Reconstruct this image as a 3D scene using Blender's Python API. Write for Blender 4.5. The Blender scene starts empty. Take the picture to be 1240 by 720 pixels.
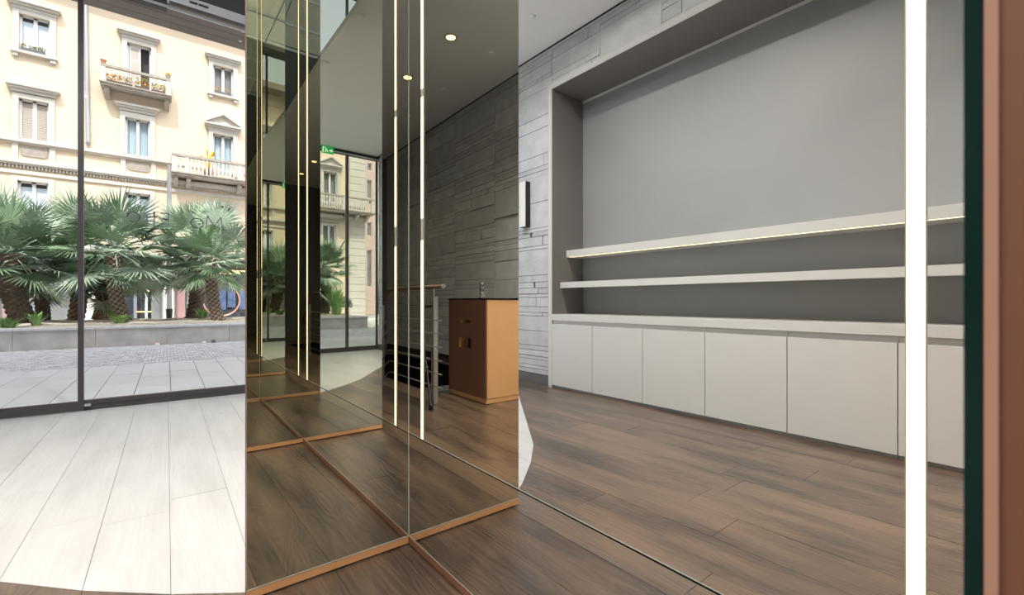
import bpy, math, random
from mathutils import Vector, Matrix
random.seed(7)
PI = math.pi
C = bpy.context.scene.collection
SC = bpy.context.scene

# ------------------------------------------------------------------ camera
CAMZ = 1.05
F_PX, CY_PX, YAW = 550.12, 364.81, math.radians(37.2117)
cam = bpy.data.cameras.new('camera')
cam.sensor_width = 36.0
cam.lens = F_PX / 1240.0 * 36.0
cam.shift_y = (CY_PX - 360.0) / 1240.0
cam.clip_start = 0.02
cam.clip_end = 300
cam.dof.use_dof = True
cam.dof.focus_distance = 3.2
cam.dof.aperture_fstop = 9.0
camo = bpy.data.objects.new('camera', cam)
C.objects.link(camo)
camo.location = (0, 0, CAMZ)
camo.rotation_euler = (PI / 2, 0, -PI / 2 - YAW)
SC.camera = camo

# ------------------------------------------------------------------ sky
world = bpy.data.worlds.new('sky')
SC.world = world
world.use_nodes = True
wn = world.node_tree
bg = wn.nodes['Background']
sky = wn.nodes.new('ShaderNodeTexSky')
sky.sky_type = 'NISHITA'
sky.sun_disc = False
sky.sun_elevation = math.radians(56)
sky.sun_rotation = math.radians(248)
sky.air_density = 1.0
sky.dust_density = 4.0
sky.ozone_density = 1.0
hsv = wn.nodes.new('ShaderNodeHueSaturation')
hsv.inputs['Saturation'].default_value = 0.3
wn.links.new(sky.outputs[0], hsv.inputs['Color'])
wn.links.new(hsv.outputs[0], bg.inputs[0])
bg.inputs[1].default_value = 0.37

# ------------------------------------------------------------------ sun
sun = bpy.data.lights.new('sun', 'SUN')
sun.energy = 4.0
sun.color = (1.0, 0.95, 0.87)
sun.angle = math.radians(0.6)
suno = bpy.data.objects.new('sun', sun)
C.objects.link(suno)
suno.rotation_euler = Vector((0.9, -0.37, -1.45)).to_track_quat('-Z', 'Y').to_euler()

# ------------------------------------------------------------------ exposure
vs = SC.view_settings
vs.view_transform = 'Standard'
vs.look = 'None'
vs.exposure = 0.0
vs.gamma = 1.0
vs.use_curve_mapping = False
LAMP_W = 74.0            # lit downlights, watts
cy = SC.cycles
cy.max_bounces = 24
cy.glossy_bounces = 18
cy.diffuse_bounces = 5
cy.transmission_bounces = 12
cy.transparent_max_bounces = 24
cy.caustics_reflective = True
cy.caustics_refractive = False
cy.sample_clamp_indirect = 3.0

# ------------------------------------------------------------------ materials
def newmat(name):
    m = bpy.data.materials.new(name)
    m.use_nodes = True
    return m, m.node_tree, m.node_tree.nodes['Principled BSDF']

def mat(name, col, rough=.5, metal=0., spec=.5, noise=0., nscale=8., bump=0., bscale=60., stretch=(1, 1, 1), rnd=0.):
    m, t, b = newmat(name)
    b.inputs['Base Color'].default_value = (*col, 1)
    b.inputs['Roughness'].default_value = rough
    b.inputs['Metallic'].default_value = metal
    b.inputs['Specular IOR Level'].default_value = spec
    N = t.nodes
    if noise or bump:
        tc = N.new('ShaderNodeTexCoord')
        mp = N.new('ShaderNodeMapping')
        mp.inputs['Scale'].default_value = stretch
        t.links.new(tc.outputs['Object'], mp.inputs[0])
    if noise or rnd:
        hs = N.new('ShaderNodeHueSaturation')
        hs.inputs['Color'].default_value = (*col, 1)
        val = None
        if noise:
            nt = N.new('ShaderNodeTexNoise')
            nt.inputs['Scale'].default_value = nscale
            nt.inputs['Detail'].default_value = 5
            t.links.new(mp.outputs[0], nt.inputs[0])
            mr = N.new('ShaderNodeMapRange')
            mr.inputs[1].default_value = .25
            mr.inputs[2].default_value = .75
            mr.inputs[3].default_value = 1 - noise
            mr.inputs[4].default_value = 1 + noise
            t.links.new(nt.outputs[0], mr.inputs[0])
            val = mr.outputs[0]
        if rnd:
            oi = N.new('ShaderNodeObjectInfo')
            m2 = N.new('ShaderNodeMapRange')
            m2.inputs[3].default_value = 1 - rnd
            m2.inputs[4].default_value = 1 + rnd
            t.links.new(oi.outputs['Random'], m2.inputs[0])
            if val is None:
                val = m2.outputs[0]
            else:
                mm = N.new('ShaderNodeMath')
                mm.operation = 'MULTIPLY'
                t.links.new(val, mm.inputs[0])
                t.links.new(m2.outputs[0], mm.inputs[1])
                val = mm.outputs[0]
        t.links.new(val, hs.inputs['Value'])
        t.links.new(hs.outputs[0], b.inputs['Base Color'])
    if bump:
        n2 = N.new('ShaderNodeTexNoise')
        n2.inputs['Scale'].default_value = bscale
        n2.inputs['Detail'].default_value = 4
        t.links.new(mp.outputs[0], n2.inputs[0])
        bp = N.new('ShaderNodeBump')
        bp.inputs['Strength'].default_value = bump
        bp.inputs['Distance'].default_value = .01
        t.links.new(n2.outputs[0], bp.inputs['Height'])
        t.links.new(bp.outputs[0], b.inputs['Normal'])
    return m

def emit(name, col, s):
    m, t, b = newmat(name)
    b.inputs['Base Color'].default_value = (*col, 1)
    b.inputs['Emission Color'].default_value = (*col, 1)
    b.inputs['Emission Strength'].default_value = s
    return m

def glass(name, refl=.06, tint=(1, 1, 1)):
    m, t, b = newmat(name)
    N = t.nodes
    out = [n for n in N if n.type == 'OUTPUT_MATERIAL'][0]
    N.remove(b)
    tr = N.new('ShaderNodeBsdfTransparent')
    tr.inputs[0].default_value = (*tint, 1)
    gl = N.new('ShaderNodeBsdfGlossy')
    gl.inputs['Roughness'].default_value = 0.0
    fr = N.new('ShaderNodeFresnel')
    fr.inputs[0].default_value = 1.4
    mu = N.new('ShaderNodeMath')
    mu.operation = 'MULTIPLY'
    mu.inputs[1].default_value = refl / .04
    t.links.new(fr.outputs[0], mu.inputs[0])
    ge = N.new('ShaderNodeNewGeometry')                  # no second reflection on the inner side of the thin pane
    iv = N.new('ShaderNodeMath'); iv.operation = 'SUBTRACT'; iv.inputs[0].default_value = 1.
    t.links.new(ge.outputs['Backfacing'], iv.inputs[1])
    mb = N.new('ShaderNodeMath'); mb.operation = 'MULTIPLY'; mb.use_clamp = True
    t.links.new(mu.outputs[0], mb.inputs[0]); t.links.new(iv.outputs[0], mb.inputs[1])
    mu = mb
    mx = N.new('ShaderNodeMixShader')
    t.links.new(mu.outputs[0], mx.inputs[0])
    t.links.new(tr.outputs[0], mx.inputs[1])
    t.links.new(gl.outputs[0], mx.inputs[2])
    t.links.new(mx.outputs[0], out.inputs[0])
    return m

def wood(name, dark, light, rough, spec, ring=.5, bump=.25, coat=0.):
    m, t, b = newmat(name)
    N, L = t.nodes, t.links
    tc = N.new('ShaderNodeTexCoord')
    oi = N.new('ShaderNodeObjectInfo')
    sc = N.new('ShaderNodeVectorMath'); sc.operation = 'MULTIPLY_ADD'
    sc.inputs[1].default_value = (.55, 3.2, 1)
    cx = N.new('ShaderNodeCombineXYZ')
    mr = N.new('ShaderNodeMath'); mr.operation = 'MULTIPLY'; mr.inputs[1].default_value = 41.
    L.new(oi.outputs['Random'], mr.inputs[0])
    L.new(mr.outputs[0], cx.inputs[0]); L.new(mr.outputs[0], cx.inputs[1])
    L.new(tc.outputs['Object'], sc.inputs[0]); L.new(cx.outputs[0], sc.inputs[2])
    n1 = N.new('ShaderNodeTexNoise'); n1.inputs['Scale'].default_value = 1.3; n1.inputs['Detail'].default_value = 2.
    L.new(sc.outputs[0], n1.inputs[0])
    mu = N.new('ShaderNodeMath'); mu.operation = 'MULTIPLY'; mu.inputs[1].default_value = 26.
    L.new(n1.outputs[0], mu.inputs[0])
    pp = N.new('ShaderNodeMath'); pp.operation = 'PINGPONG'; pp.inputs[1].default_value = .5
    L.new(mu.outputs[0], pp.inputs[0])
    s2 = N.new('ShaderNodeVectorMath'); s2.operation = 'MULTIPLY'; s2.inputs[1].default_value = (2.5, 70, 1)
    L.new(tc.outputs['Object'], s2.inputs[0])
    n2 = N.new('ShaderNodeTexNoise'); n2.inputs['Scale'].default_value = 1.; n2.inputs['Detail'].default_value = 4.
    L.new(s2.outputs[0], n2.inputs[0])
    s3 = N.new('ShaderNodeVectorMath'); s3.operation = 'MULTIPLY'; s3.inputs[1].default_value = (.9, 5, 1)
    L.new(tc.outputs['Object'], s3.inputs[0])
    n3 = N.new('ShaderNodeTexNoise'); n3.inputs['Scale'].default_value = 1.2; n3.inputs['Detail'].default_value = 3.
    L.new(s3.outputs[0], n3.inputs[0])
    a1 = N.new('ShaderNodeMath'); a1.operation = 'MULTIPLY_ADD'; a1.inputs[1].default_value = ring
    L.new(pp.outputs[0], a1.inputs[0]); L.new(n2.outputs[0], a1.inputs[2])
    a2 = N.new('ShaderNodeMath'); a2.operation = 'MULTIPLY_ADD'; a2.inputs[1].default_value = 2.4
    L.new(n3.outputs[0], a2.inputs[0]); L.new(a1.outputs[0], a2.inputs[2])
    a3 = N.new('ShaderNodeMath'); a3.operation = 'MULTIPLY_ADD'; a3.inputs[1].default_value = .35
    L.new(oi.outputs['Random'], a3.inputs[0]); L.new(a2.outputs[0], a3.inputs[2])
    rp = N.new('ShaderNodeMapRange'); rp.inputs[1].default_value = 1.5; rp.inputs[2].default_value = 2.4
    L.new(a3.outputs[0], rp.inputs[0])
    mx = N.new('ShaderNodeMix'); mx.data_type = 'RGBA'
    mx.inputs[6].default_value = (*dark, 1); mx.inputs[7].default_value = (*light, 1)
    L.new(rp.outputs[0], mx.inputs[0])
    L.new(mx.outputs[2], b.inputs['Base Color'])
    bp = N.new('ShaderNodeBump'); bp.inputs['Strength'].default_value = bump; bp.inputs['Distance'].default_value = .004
    ad = N.new('ShaderNodeMath'); ad.operation = 'ADD'
    L.new(pp.outputs[0], ad.inputs[0]); L.new(n2.outputs[0], ad.inputs[1])
    L.new(ad.outputs[0], bp.inputs['Height']); L.new(bp.outputs[0], b.inputs['Normal'])
    b.inputs['Roughness'].default_value = rough
    b.inputs['Specular IOR Level'].default_value = spec
    b.inputs['Coat Weight'].default_value = coat
    b.inputs['Coat Roughness'].default_value = .28
    b.inputs['Coat IOR'].default_value = 1.95
    return m

def mirror(name, col):
    m, t, b = newmat(name)
    b.inputs['Base Color'].default_value = (*col, 1)
    b.inputs['Metallic'].default_value = 1.
    b.inputs['Roughness'].default_value = 0.
    return m

M = dict(
    oak=wood('dark_oak', (.034, .0225, .016), (.15, .094, .061), .34, .6, bump=.6, coat=.4),
    glare_oak=wood('oak_with_glare', (.52, .515, .51), (.62, .615, .61), .3, .6, ring=.3, bump=.2),  # oak with the glare from the doors painted in as a pale colour
    subfloor=mat('subfloor', (.04, .03, .025), .8),
    plaster=mat('white_plaster', (.87, .87, .87), .8, noise=.02, nscale=3, bump=.06, bscale=150),
    stone=mat('grey_stone', (.52, .53, .54), .75, noise=.14, nscale=5, bump=.35, bscale=45, rnd=.10),
    mortar=mat('dark_joint', (.05, .05, .05), .9),
    skirt=mat('dark_grey_skirting', (.12, .12, .125), .55, noise=.08, nscale=12, stretch=(1, 6, 6)),
    joinery=mat('pale_grey_lacquer', (.60, .595, .58), .42, noise=.015, nscale=4),
    niche=mat('mid_grey_lining', (.262, .266, .272), .55, noise=.03, nscale=2.5),
    niche_shade=mat('shaded_lining', (.17, .16, .15), .5, noise=.03, nscale=3),  # shade on the niche sides and top, put into a darker lining colour
    shadowgap=mat('dark_gap', (.02, .02, .022), .7),
    plinth=mat('plinth_grey', (.25, .25, .25), .5),
    tinted=mirror('bronze_tinted_mirror', (.79, .80, .73)),
    clear_mirror=mirror('clear_mirror', (.90, .915, .905)),
    teal=mat('green_glass_edge', (.002, .022, .019), .25, spec=.25),
    bevel=mat('glass_bevel_pale', (.50, .53, .47), .3),
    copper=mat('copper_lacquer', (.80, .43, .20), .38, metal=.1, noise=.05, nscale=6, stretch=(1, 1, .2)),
    copper_dark=mat('brown_and_shaded_copper', (.20, .085, .05), .5, noise=.04, nscale=5),  # brown panels, plus copper faces darkened for shade
    copper_edge=mat('pale_copper_edge', (.45, .26, .19), .4),
    led=emit('warm_led', (1., .74, .38), 2.8),
    led_dim=mat('led_diffuser_off', (.55, .55, .5), .4),
    led_shelf=emit('warm_shelf_led', (1., .80, .48), 3.0),
    alu=mat('brushed_aluminium', (.62, .62, .64), .35, metal=.7),
    steel=mat('stainless_steel', (.66, .65, .62), .28, metal=1.),
    chrome=mat('chrome', (.8, .8, .8), .07, metal=1.),
    black=mat('black_plastic', (.012, .012, .013), .4),
    blacktop=mat('black_stone_top', (.012, .012, .014), .15),
    doorframe=mat('anthracite_frame', (.055, .050, .058), .4),
    header=mat('header_grey', (.72, .72, .78), .4),
    fascia=mat('charcoal_fascia', (.06, .055, .06), .5),
    glass=glass('clear_glass', .05, (.98, .99, .985)),
    winglass=glass('window_glass', .09, (.95, .98, 1.)),
    roofglass=glass('skylight_glass', .08, (.93, .96, .95)),
    vinyl=mat('grey_vinyl', (.16, .17, .2), .5),
    green=emit('exit_green', (.02, .55, .12), .55),
    white_sign=emit('exit_white', (.9, 1., .9), .9),
    lamp_on=emit('lamp_warm', (1., .66, .26), 5.0),
    lamp_off=mat('lamp_off', (.9, .9, .9), .4),
    white=mat('white_paint', (.8, .8, .78), .5),
    # street
    paving=mat('pale_granite', (.72, .71, .73), .6, noise=.06, nscale=30, rnd=.05),
    sett=mat('granite_sett', (.66, .66, .69), .7, noise=.25, nscale=6),
    planter=mat('planter_concrete', (.50, .49, .48), .8, noise=.22, nscale=3, bump=.3, bscale=20),
    coping=mat('planter_coping', (.66, .66, .68), .7, noise=.08, nscale=9),
    soil=mat('sandy_soil', (.60, .54, .47), .95, noise=.3, nscale=14, bump=.8, bscale=25),
    render=mat('cream_render', (.735, .615, .465), .85, noise=.03, nscale=1.2),
    stucco=mat('pale_stucco', (.59, .56, .52), .8, noise=.05, nscale=3),
    oldstone=mat('weathered_stone', (.36, .325, .29), .85, noise=.18, nscale=7, bump=.3, bscale=25),
    winframe=mat('white_window_frame', (.78, .80, .84), .5),
    curtain=mat('sheer_curtain', (.76, .82, .85), .9, noise=.05, nscale=8),
    shutter=mat('taupe_shutter', (.48, .43, .38), .6),
    blind=mat('white_blind', (.80, .84, .90), .7),
    darkroom=mat('dark_room', (.07, .065, .06), .9),
    pipe=mat('zinc_pipe', (.42, .42, .46), .5, metal=.3),
    soffit=mat('brown_soffit', (.22, .175, .15), .7, noise=.12, nscale=2, stretch=(8, .6, 1)),
    pink=mat('pink_render', (.62, .47, .43), .85, noise=.04, nscale=1),
    leaf=mat('palm_green', (.22, .325, .20), .55, rnd=.4, noise=.12, nscale=3),
    leaf_pale=mat('palm_grey_green', (.37, .47, .36), .55, rnd=.3, noise=.1, nscale=3),
    trunk=mat('palm_fibre', (.125, .095, .075), .95, noise=.45, nscale=16, bump=.9, bscale=30),
    trunk_l=mat('palm_scar', (.33, .26, .20), .9, noise=.25, nscale=20),
    grass=mat('grass_green', (.19, .36, .11), .6, rnd=.2),
    weed=mat('weed_green', (.24, .40, .14), .6),
    terracotta=mat('terracotta', (.50, .22, .13), .8),
    dryleaf=mat('dry_leaf', (.42, .28, .20), .9),
    red=mat('red_petal', (.75, .06, .03), .6),
    yellow=mat('yellow_petal', (.8, .55, .06), .6),
    violet=mat('violet_petal', (.28, .16, .5), .6),
    shopdark=mat('shop_interior', (.05, .05, .065), .7, noise=.3, nscale=2),
    shopgrey=mat('shop_grey', (.30, .28, .26), .5, noise=.08, nscale=2),
    shoppink=mat('shop_pink', (.55, .30, .28), .7),
    shopwhite=mat('shop_white', (.8, .78, .74), .7),
    shoplamp=emit('shop_lamp', (1., .6, .22), 2.2),
    bluecloth=mat('blue_cloth', (.12, .16, .28), .9, noise=.2, nscale=6),
    ringmat=mat('rose_copper_ring', (.70, .36, .25), .3, metal=.5),
    polemat=mat('grey_pole', (.30, .29, .31), .5),
    cloud=mat('grey_green_shrub', (.36, .42, .34), .8, noise=.15, nscale=9),
)

# ------------------------------------------------------------------ mesh helper (my Y runs opposite to Blender's: y = -Y)
ORI = {}
class G:
    def __init__(s):
        s.v, s.f, s.m = [], [], []
    def quad(s, pts, m=0):
        i = len(s.v); s.v += [tuple(p) for p in pts]; s.f.append(tuple(range(i, i + len(pts)))); s.m.append(m)
        return s
    def box(s, x0, x1, y0, y1, z0, z1, m=0):
        if x0 > x1: x0, x1 = x1, x0
        if y0 > y1: y0, y1 = y1, y0
        if z0 > z1: z0, z1 = z1, z0
        i = len(s.v)
        s.v += [(x0, y0, z0), (x1, y0, z0), (x1, y1, z0), (x0, y1, z0), (x0, y0, z1), (x1, y0, z1), (x1, y1, z1), (x0, y1, z1)]
        for q in ((0, 3, 2, 1), (4, 5, 6, 7), (0, 1, 5, 4), (1, 2, 6, 5), (2, 3, 7, 6), (3, 0, 4, 7)):
            s.f.append(tuple(i + k for k in q)); s.m.append(m)
        return s
    def bx(s, x0, x1, Y0, Y1, z0, z1, m=0):          # Y given in the survey frame (opposite sign)
        return s.box(x0, x1, -Y0, -Y1, z0, z1, m)
    def prism(s, pts, axis, a, b, m=0):              # closed outline extruded along an axis
        n = len(pts); i = len(s.v)
        for t in (a, b):
            for p in pts:
                s.v.append((t, p[0], p[1]) if axis == 0 else (p[0], t, p[1]) if axis == 1 else (p[0], p[1], t))
        s.f.append(tuple(i + k for k in range(n))); s.m.append(m)
        s.f.append(tuple(i + n + k for k in reversed(range(n)))); s.m.append(m)
        for k in range(n):
            s.f.append((i + k, i + n + k, i + n + (k + 1) % n, i + (k + 1) % n)); s.m.append(m)
        return s
    def tube(s, path, r, n=8, m=0, cap=True, wob=None):
        P = [Vector(p) for p in path]
        rings = []
        ref = None
        for k, p in enumerate(P):
            d = (P[min(k + 1, len(P) - 1)] - P[max(k - 1, 0)]).normalized()
            if ref is None:
                ref = Vector((0, 0, 1)) if abs(d.z) < .9 else Vector((1, 0, 0))
            u = (ref - d * ref.dot(d)).normalized(); w = d.cross(u); ref = u
            rr = r[k] if isinstance(r, (list, tuple)) else r
            i = len(s.v)
            for j in range(n):
                a = 2 * PI * j / n
                q = rr * (wob(k, j) if wob else 1)
                s.v.append(tuple(p + u * (math.cos(a) * q) + w * (math.sin(a) * q)))
            rings.append(i)
        for a, b in zip(rings, rings[1:]):
            for j in range(n):
                s.f.append((a + j, a + (j + 1) % n, b + (j + 1) % n, b + j)); s.m.append(m)
        if cap:
            s.f.append(tuple(rings[0] + j for j in reversed(range(n)))); s.m.append(m)
            s.f.append(tuple(rings[-1] + j for j in range(n))); s.m.append(m)
        return s
    def lathe(s, c, prof, n=16, m=0):                # prof: (radius, z) from bottom to top about a vertical axis
        rings = []
        for r, z in prof:
            i = len(s.v); rings.append(i)
            for j in range(n):
                a = 2 * PI * j / n
                s.v.append((c[0] + r * math.cos(a), c[1] + r * math.sin(a), c[2] + z))
        for a, b in zip(rings, rings[1:]):
            for j in range(n):
                s.f.append((a + j, a + (j + 1) % n, b + (j + 1) % n, b + j)); s.m.append(m)
        s.f.append(tuple(rings[0] + j for j in reversed(range(n)))); s.m.append(m)
        s.f.append(tuple(rings[-1] + j for j in range(n))); s.m.append(m)
        return s
    def mesh(s, name, mats, off=(0, 0, 0), smooth=False):
        me = bpy.data.meshes.new(name)
        me.from_pydata([(a - off[0], b - off[1], c - off[2]) for a, b, c in s.v], [], s.f)
        for x in (mats if isinstance(mats, (list, tuple)) else [mats]):
            me.materials.append(x)
        me.polygons.foreach_set('material_index', s.m)
        if smooth:
            me.polygons.foreach_set('use_smooth', [True] * len(s.f))
        me.update()
        return me
    def build(s, name, mats, parent=None, smooth=False, bevel=0, rel=True):
        off = ORI.get(parent.name, (0, 0, 0)) if (parent and rel) else (0, 0, 0)
        o = bpy.data.objects.new(name, s.mesh(name, mats, off, smooth))
        C.objects.link(o)
        if parent:
            o.parent = parent
            ORI[o.name] = off
        if bevel:
            b = o.modifiers.new('bevel', 'BEVEL'); b.width = bevel; b.segments = 2; b.limit_method = 'ANGLE'
        return o

def tag(o, label, cat, group=None):
    o['label'] = label; o['category'] = cat
    if group: o['group'] = group
    return o
def thing(name, label, cat, loc=(0, 0, 0), rz=0, group=None):
    o = bpy.data.objects.new(name, None); C.objects.link(o)
    o.empty_display_size = .1
    o.location = loc; o.rotation_euler = (0, 0, rz); ORI[o.name] = tuple(loc)
    return tag(o, label, cat, group)
def struct(o):
    o['kind'] = 'structure'; return o
def empty_struct(name, loc=(0, 0, 0)):
    o = bpy.data.objects.new(name, None); C.objects.link(o); o.location = loc; ORI[o.name] = tuple(loc)
    return struct(o)
def stuff(o):
    o['kind'] = 'stuff'; return o
def copy_tree(o, loc=None, parent=None):
    c = o.copy(); C.objects.link(c)
    if parent: c.parent = parent
    if loc is not None: c.location = loc
    for ch in list(o.children): copy_tree(ch, None, c)
    return c
def holed(g, outer, holes, x0, x1, plane='x', m=0):
    """slab with rectangular holes: outer/holes are (a0,a1,z0,z1); plane 'x': a is Y(survey) and the slab spans x0..x1"""
    As = sorted({outer[0], outer[1], *[h[0] for h in holes], *[h[1] for h in holes]})
    Zs = sorted({outer[2], outer[3], *[h[2] for h in holes], *[h[3] for h in holes]})
    inside = lambda a, z: any(h[0] < a < h[1] and h[2] < z < h[3] for h in holes) or not (outer[0] < a < outer[1] and outer[2] < z < outer[3])
    def pt(t, a, z): return (t, -a, z) if plane == 'x' else (a, -t, z)
    for a0, a1 in zip(As, As[1:]):
        for z0, z1 in zip(Zs, Zs[1:]):
            if inside((a0 + a1) / 2, (z0 + z1) / 2): continue
            g.quad([pt(x0, a0, z0), pt(x0, a1, z0), pt(x0, a1, z1), pt(x0, a0, z1)], m)
            g.quad([pt(x1, a0, z0), pt(x1, a0, z1), pt(x1, a1, z1), pt(x1, a1, z0)], m)
    for h in list(holes) + [outer]:
        a0, a1, z0, z1 = h
        for (p, q) in (((a0, z0), (a1, z0)), ((a1, z0), (a1, z1)), ((a1, z1), (a0, z1)), ((a0, z1), (a0, z0))):
            g.quad([pt(x0, *p), pt(x1, *p), pt(x1, *q), pt(x0, *q)], m)
    return g

# ================================================================== THE ROOM
XB, XD = -6.0, 5.985          # back wall, door plane
YL, YR = -2.2, 1.6            # stone face on the left, plain wall on the right (survey frame)
ZC, ZT = 4.18, 7.75           # lower ceiling, upper ceiling
HX0, HX1, HY0, HY1 = -5.0, -.945, -2.045, -.76     # stair opening in the floor

floor = struct(G().bx(XB, HX0, YL, YR, -.08, -.006).bx(HX1, XD, YL, YR, -.08, -.006).bx(HX0, HX1, HY1, YR, -.08, -.006)
               .bx(HX0, HX1, YL, HY0, -.08, -.006).build('floor', M['subfloor']))
w = .257
edges = sorted([.525 + w * k for k in range(-11, 5)])
edges = [YL] + [e for e in edges if YL + .02 < e < YR - .02] + [YR]
# door glare is put into the plank colour; the pale run ends at this seam
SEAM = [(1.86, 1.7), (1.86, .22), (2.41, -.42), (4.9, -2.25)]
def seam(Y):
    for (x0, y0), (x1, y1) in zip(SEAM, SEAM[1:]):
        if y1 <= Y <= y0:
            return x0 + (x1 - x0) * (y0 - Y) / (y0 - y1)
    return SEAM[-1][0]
for r, (a, b) in enumerate(zip(edges, edges[1:])):
    yc = (a + b) / 2
    sa, sb = seam(a + .001), seam(b - .001)
    hole = HY0 - .01 < yc < HY1 + .01
    runs = [(XB, XB, HX0, HX0, 0), (HX1, HX1, sa, sb, 0)] if hole else [(XB, XB, sa, sb, 0)]
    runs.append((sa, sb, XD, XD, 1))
    for xa0, xb0, xa1, xb1, pale in runs:
        cuts = [(xa0, xb0)]
        x = max(xa0, xb0) + random.uniform(.4, 1.25)
        while x < min(xa1, xb1) - .3:
            cuts.append((x, x)); x += 1.3
        cuts.append((xa1, xb1))
        for (p0, q0), (p1, q1) in zip(cuts, cuts[1:]):
            t = random.uniform(-.0004, .0004)
            e = .0009
            G().prism([(p0 + e, -(a + e)), (q0 + e, -(b - e)), (q1 - e, -(b - e)), (p1 - e, -(a + e))], 2, -.006, t) \
                .build('plank', M['glare_oak'] if pale else M['oak'], floor)

# stair well below the floor opening
well = empty_struct('trim_3')
G().bx(HX0 - .05, HX1 + .05, HY0 - .05, HY0, -1.9, -.01).bx(HX0 - .05, HX0, HY0, HY1, -1.9, -.01).bx(HX1, HX1 + .05, HY0, HY1, -1.9, -.01) \
    .bx(HX0 - .05, HX1 + .05, HY1, HY1 + .05, -1.9, -.01).bx(HX0, HX1, HY0, HY1, -1.95, -1.9).build('well_lining', M['black'], well)
for k in range(8):
    G().bx(-1.95 - .3 * k, -2.27 - .3 * k, HY0, HY1, -.19 * (k + 1) - .04, -.19 * (k + 1)).build('tread', M['skirt'], well)

# ceiling over the left half, open void over the right half
ceiling = struct(G().bx(XB, XD, YL - .6, .02, ZC, ZC + .06).build('ceiling', M['plaster']))
struct(G().bx(XB, XD, -2.166, -2.150, ZC - .012, ZC - .0005).build('trim_4', M['shadowgap']))
up = empty_struct('window_2')  # upper ceiling panels glazed, added to bring daylight into the void
for k in range(10):
    for j in range(4):
        x0 = XB + k * (XD - XB) / 10
        y0 = -2.8 + j * 1.1
        G().bx(x0 + .008, x0 + (XD - XB) / 10 - .008, y0 + .008, y0 + 1.092, ZT, ZT + .012).build('skylight_pane', M['roofglass'], up)
for k in range(11):
    x0 = XB + k * (XD - XB) / 10
    G().bx(x0 - .012, x0 + .012, -2.8, YR, ZT - .01, ZT + .06).build('glazing_bar', M['header'], up)
for j in range(5):
    G().bx(XB, XD, -2.8 + j * 1.1 - .012, -2.8 + j * 1.1 + .012, ZT - .01, ZT + .05).build('glazing_bar', M['header'], up)

struct(G().bx(XB, XD, YR, YR + .15, -.1, ZT + .1).build('wall_right', M['plaster']))
struct(G().bx(XB - .15, XB, -3.0, YR + .15, -2.0, ZT + .1).build('wall_back', M['skirt']))
# added tall block behind the room that keeps sun off the skylight
struct(G().bx(XB - 4, XB - .15, -14, 6, 0, 27).build('rear_sun_block', M['stucco']))

# ---- stone wall with its niche
NX0, NX1, NZ1 = -.56, 4.045, 3.652       # inside of the niche frame
FX0, FX1, FZ1 = -.62, 4.104, 3.715       # outside of the frame
NB = -2.72                               # niche back
wall = struct(holed(G(), (XB, XD, -2.0, ZT + .1), [(FX0 + .004, FX1 - .004, -1.0, FZ1 - .004)], -2.222, -2.3, 'y').build('wall_left', M['mortar']))
stones = []
x = XD
bands = [XD, 5.05, 4.085, 3.32, 2.55, 1.7, .9, .1, -.64]
while bands[-1] > XB + 1.2:
    bands.append(bands[-1] - random.uniform(.75, 1.25))
bands.append(XB)
for x1, x0 in zip(bands, bands[1:]):
    over = x1 <= FX1 and x0 >= FX0 - .1
    z = NZ1 + .066 if over else .124
    while z < ZC - .012:
        h = random.choice([.045, .06, .06, .075, .075, .09, .12, .15, .19, .27, .33])
        if ZC - .012 - (z + h) < .04: h = ZC - .012 - z
        n = 1 if h > .17 else random.choice([1, 1, 2, 2, 3])
        cuts = sorted([x0] + [x0 + (x1 - x0) * random.uniform(.15, .85) for _ in range(n - 1)] + [x1])
        for a, b in zip(cuts, cuts[1:]):
            if b - a < .05: continue
            proud = random.uniform(-.004, .005) + (random.random() < .05 and h < .08) * .028
            stones.append((a + .003, b - .003, z + .003, z + h - .003, YL + proud))
        z += h
def prio(s):
    xm = (s[0] + s[1]) / 2
    area = (s[1] - s[0]) * (s[3] - s[2])
    if 4.05 < xm < 4.95: return 0
    if xm > 2.4 and s[2] > 3.6: return 1
    if -5.3 < xm < -1.1: return 2 + abs(xm) * .05 - area
    return 9
stones.sort(key=prio)
rest = G()
for k, (a, b, z0, z1, yf) in enumerate(stones):
    if k < 296:
        G().bx(a, b, yf, -2.222, z0, z1).build('stone', M['stone'], wall)
    else:
        rest.bx(a, b, yf, -2.222, z0, z1)
stuff(rest.build('stone_facing', M['stone'], wall))
struct(G().bx(FX1, XD, -2.187, -2.222, 0, .12).bx(HX1, FX0, -2.187, -2.222, 0, .12).build('baseboard_left', M['skirt']))

# ---- niche lining and frame
fr = empty_struct('trim_1', (0, 0, 0))
G().bx(NX1, FX1, -2.158, NB, 0, FZ1).build('side_lining', [M['joinery']], fr)
G().bx(FX0, NX0, -2.158, NB, 0, FZ1).build('side_lining', M['joinery'], fr)
G().bx(NX0, NX1, -2.158, NB, NZ1, FZ1).build('top_lining', M['joinery'], fr)
G().bx(NX1 - .004, NX1, -2.163, NB, .896, NZ1 - .004).bx(NX0, NX0 + .004, -2.163, NB, .896, NZ1 - .004).bx(NX0, NX1, -2.163, NB, NZ1 - .004, NZ1).build('inner_shade', M['niche_shade'], fr)
G().bx(FX0, FX1, NB, NB - .05, 0, FZ1).build('back_panel', M['niche'], fr)
G().bx(NX0, NX1, NB + .012, NB, NZ1 - .03, NZ1 - .006).build('cornice_bead', M['joinery'], fr)

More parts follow.
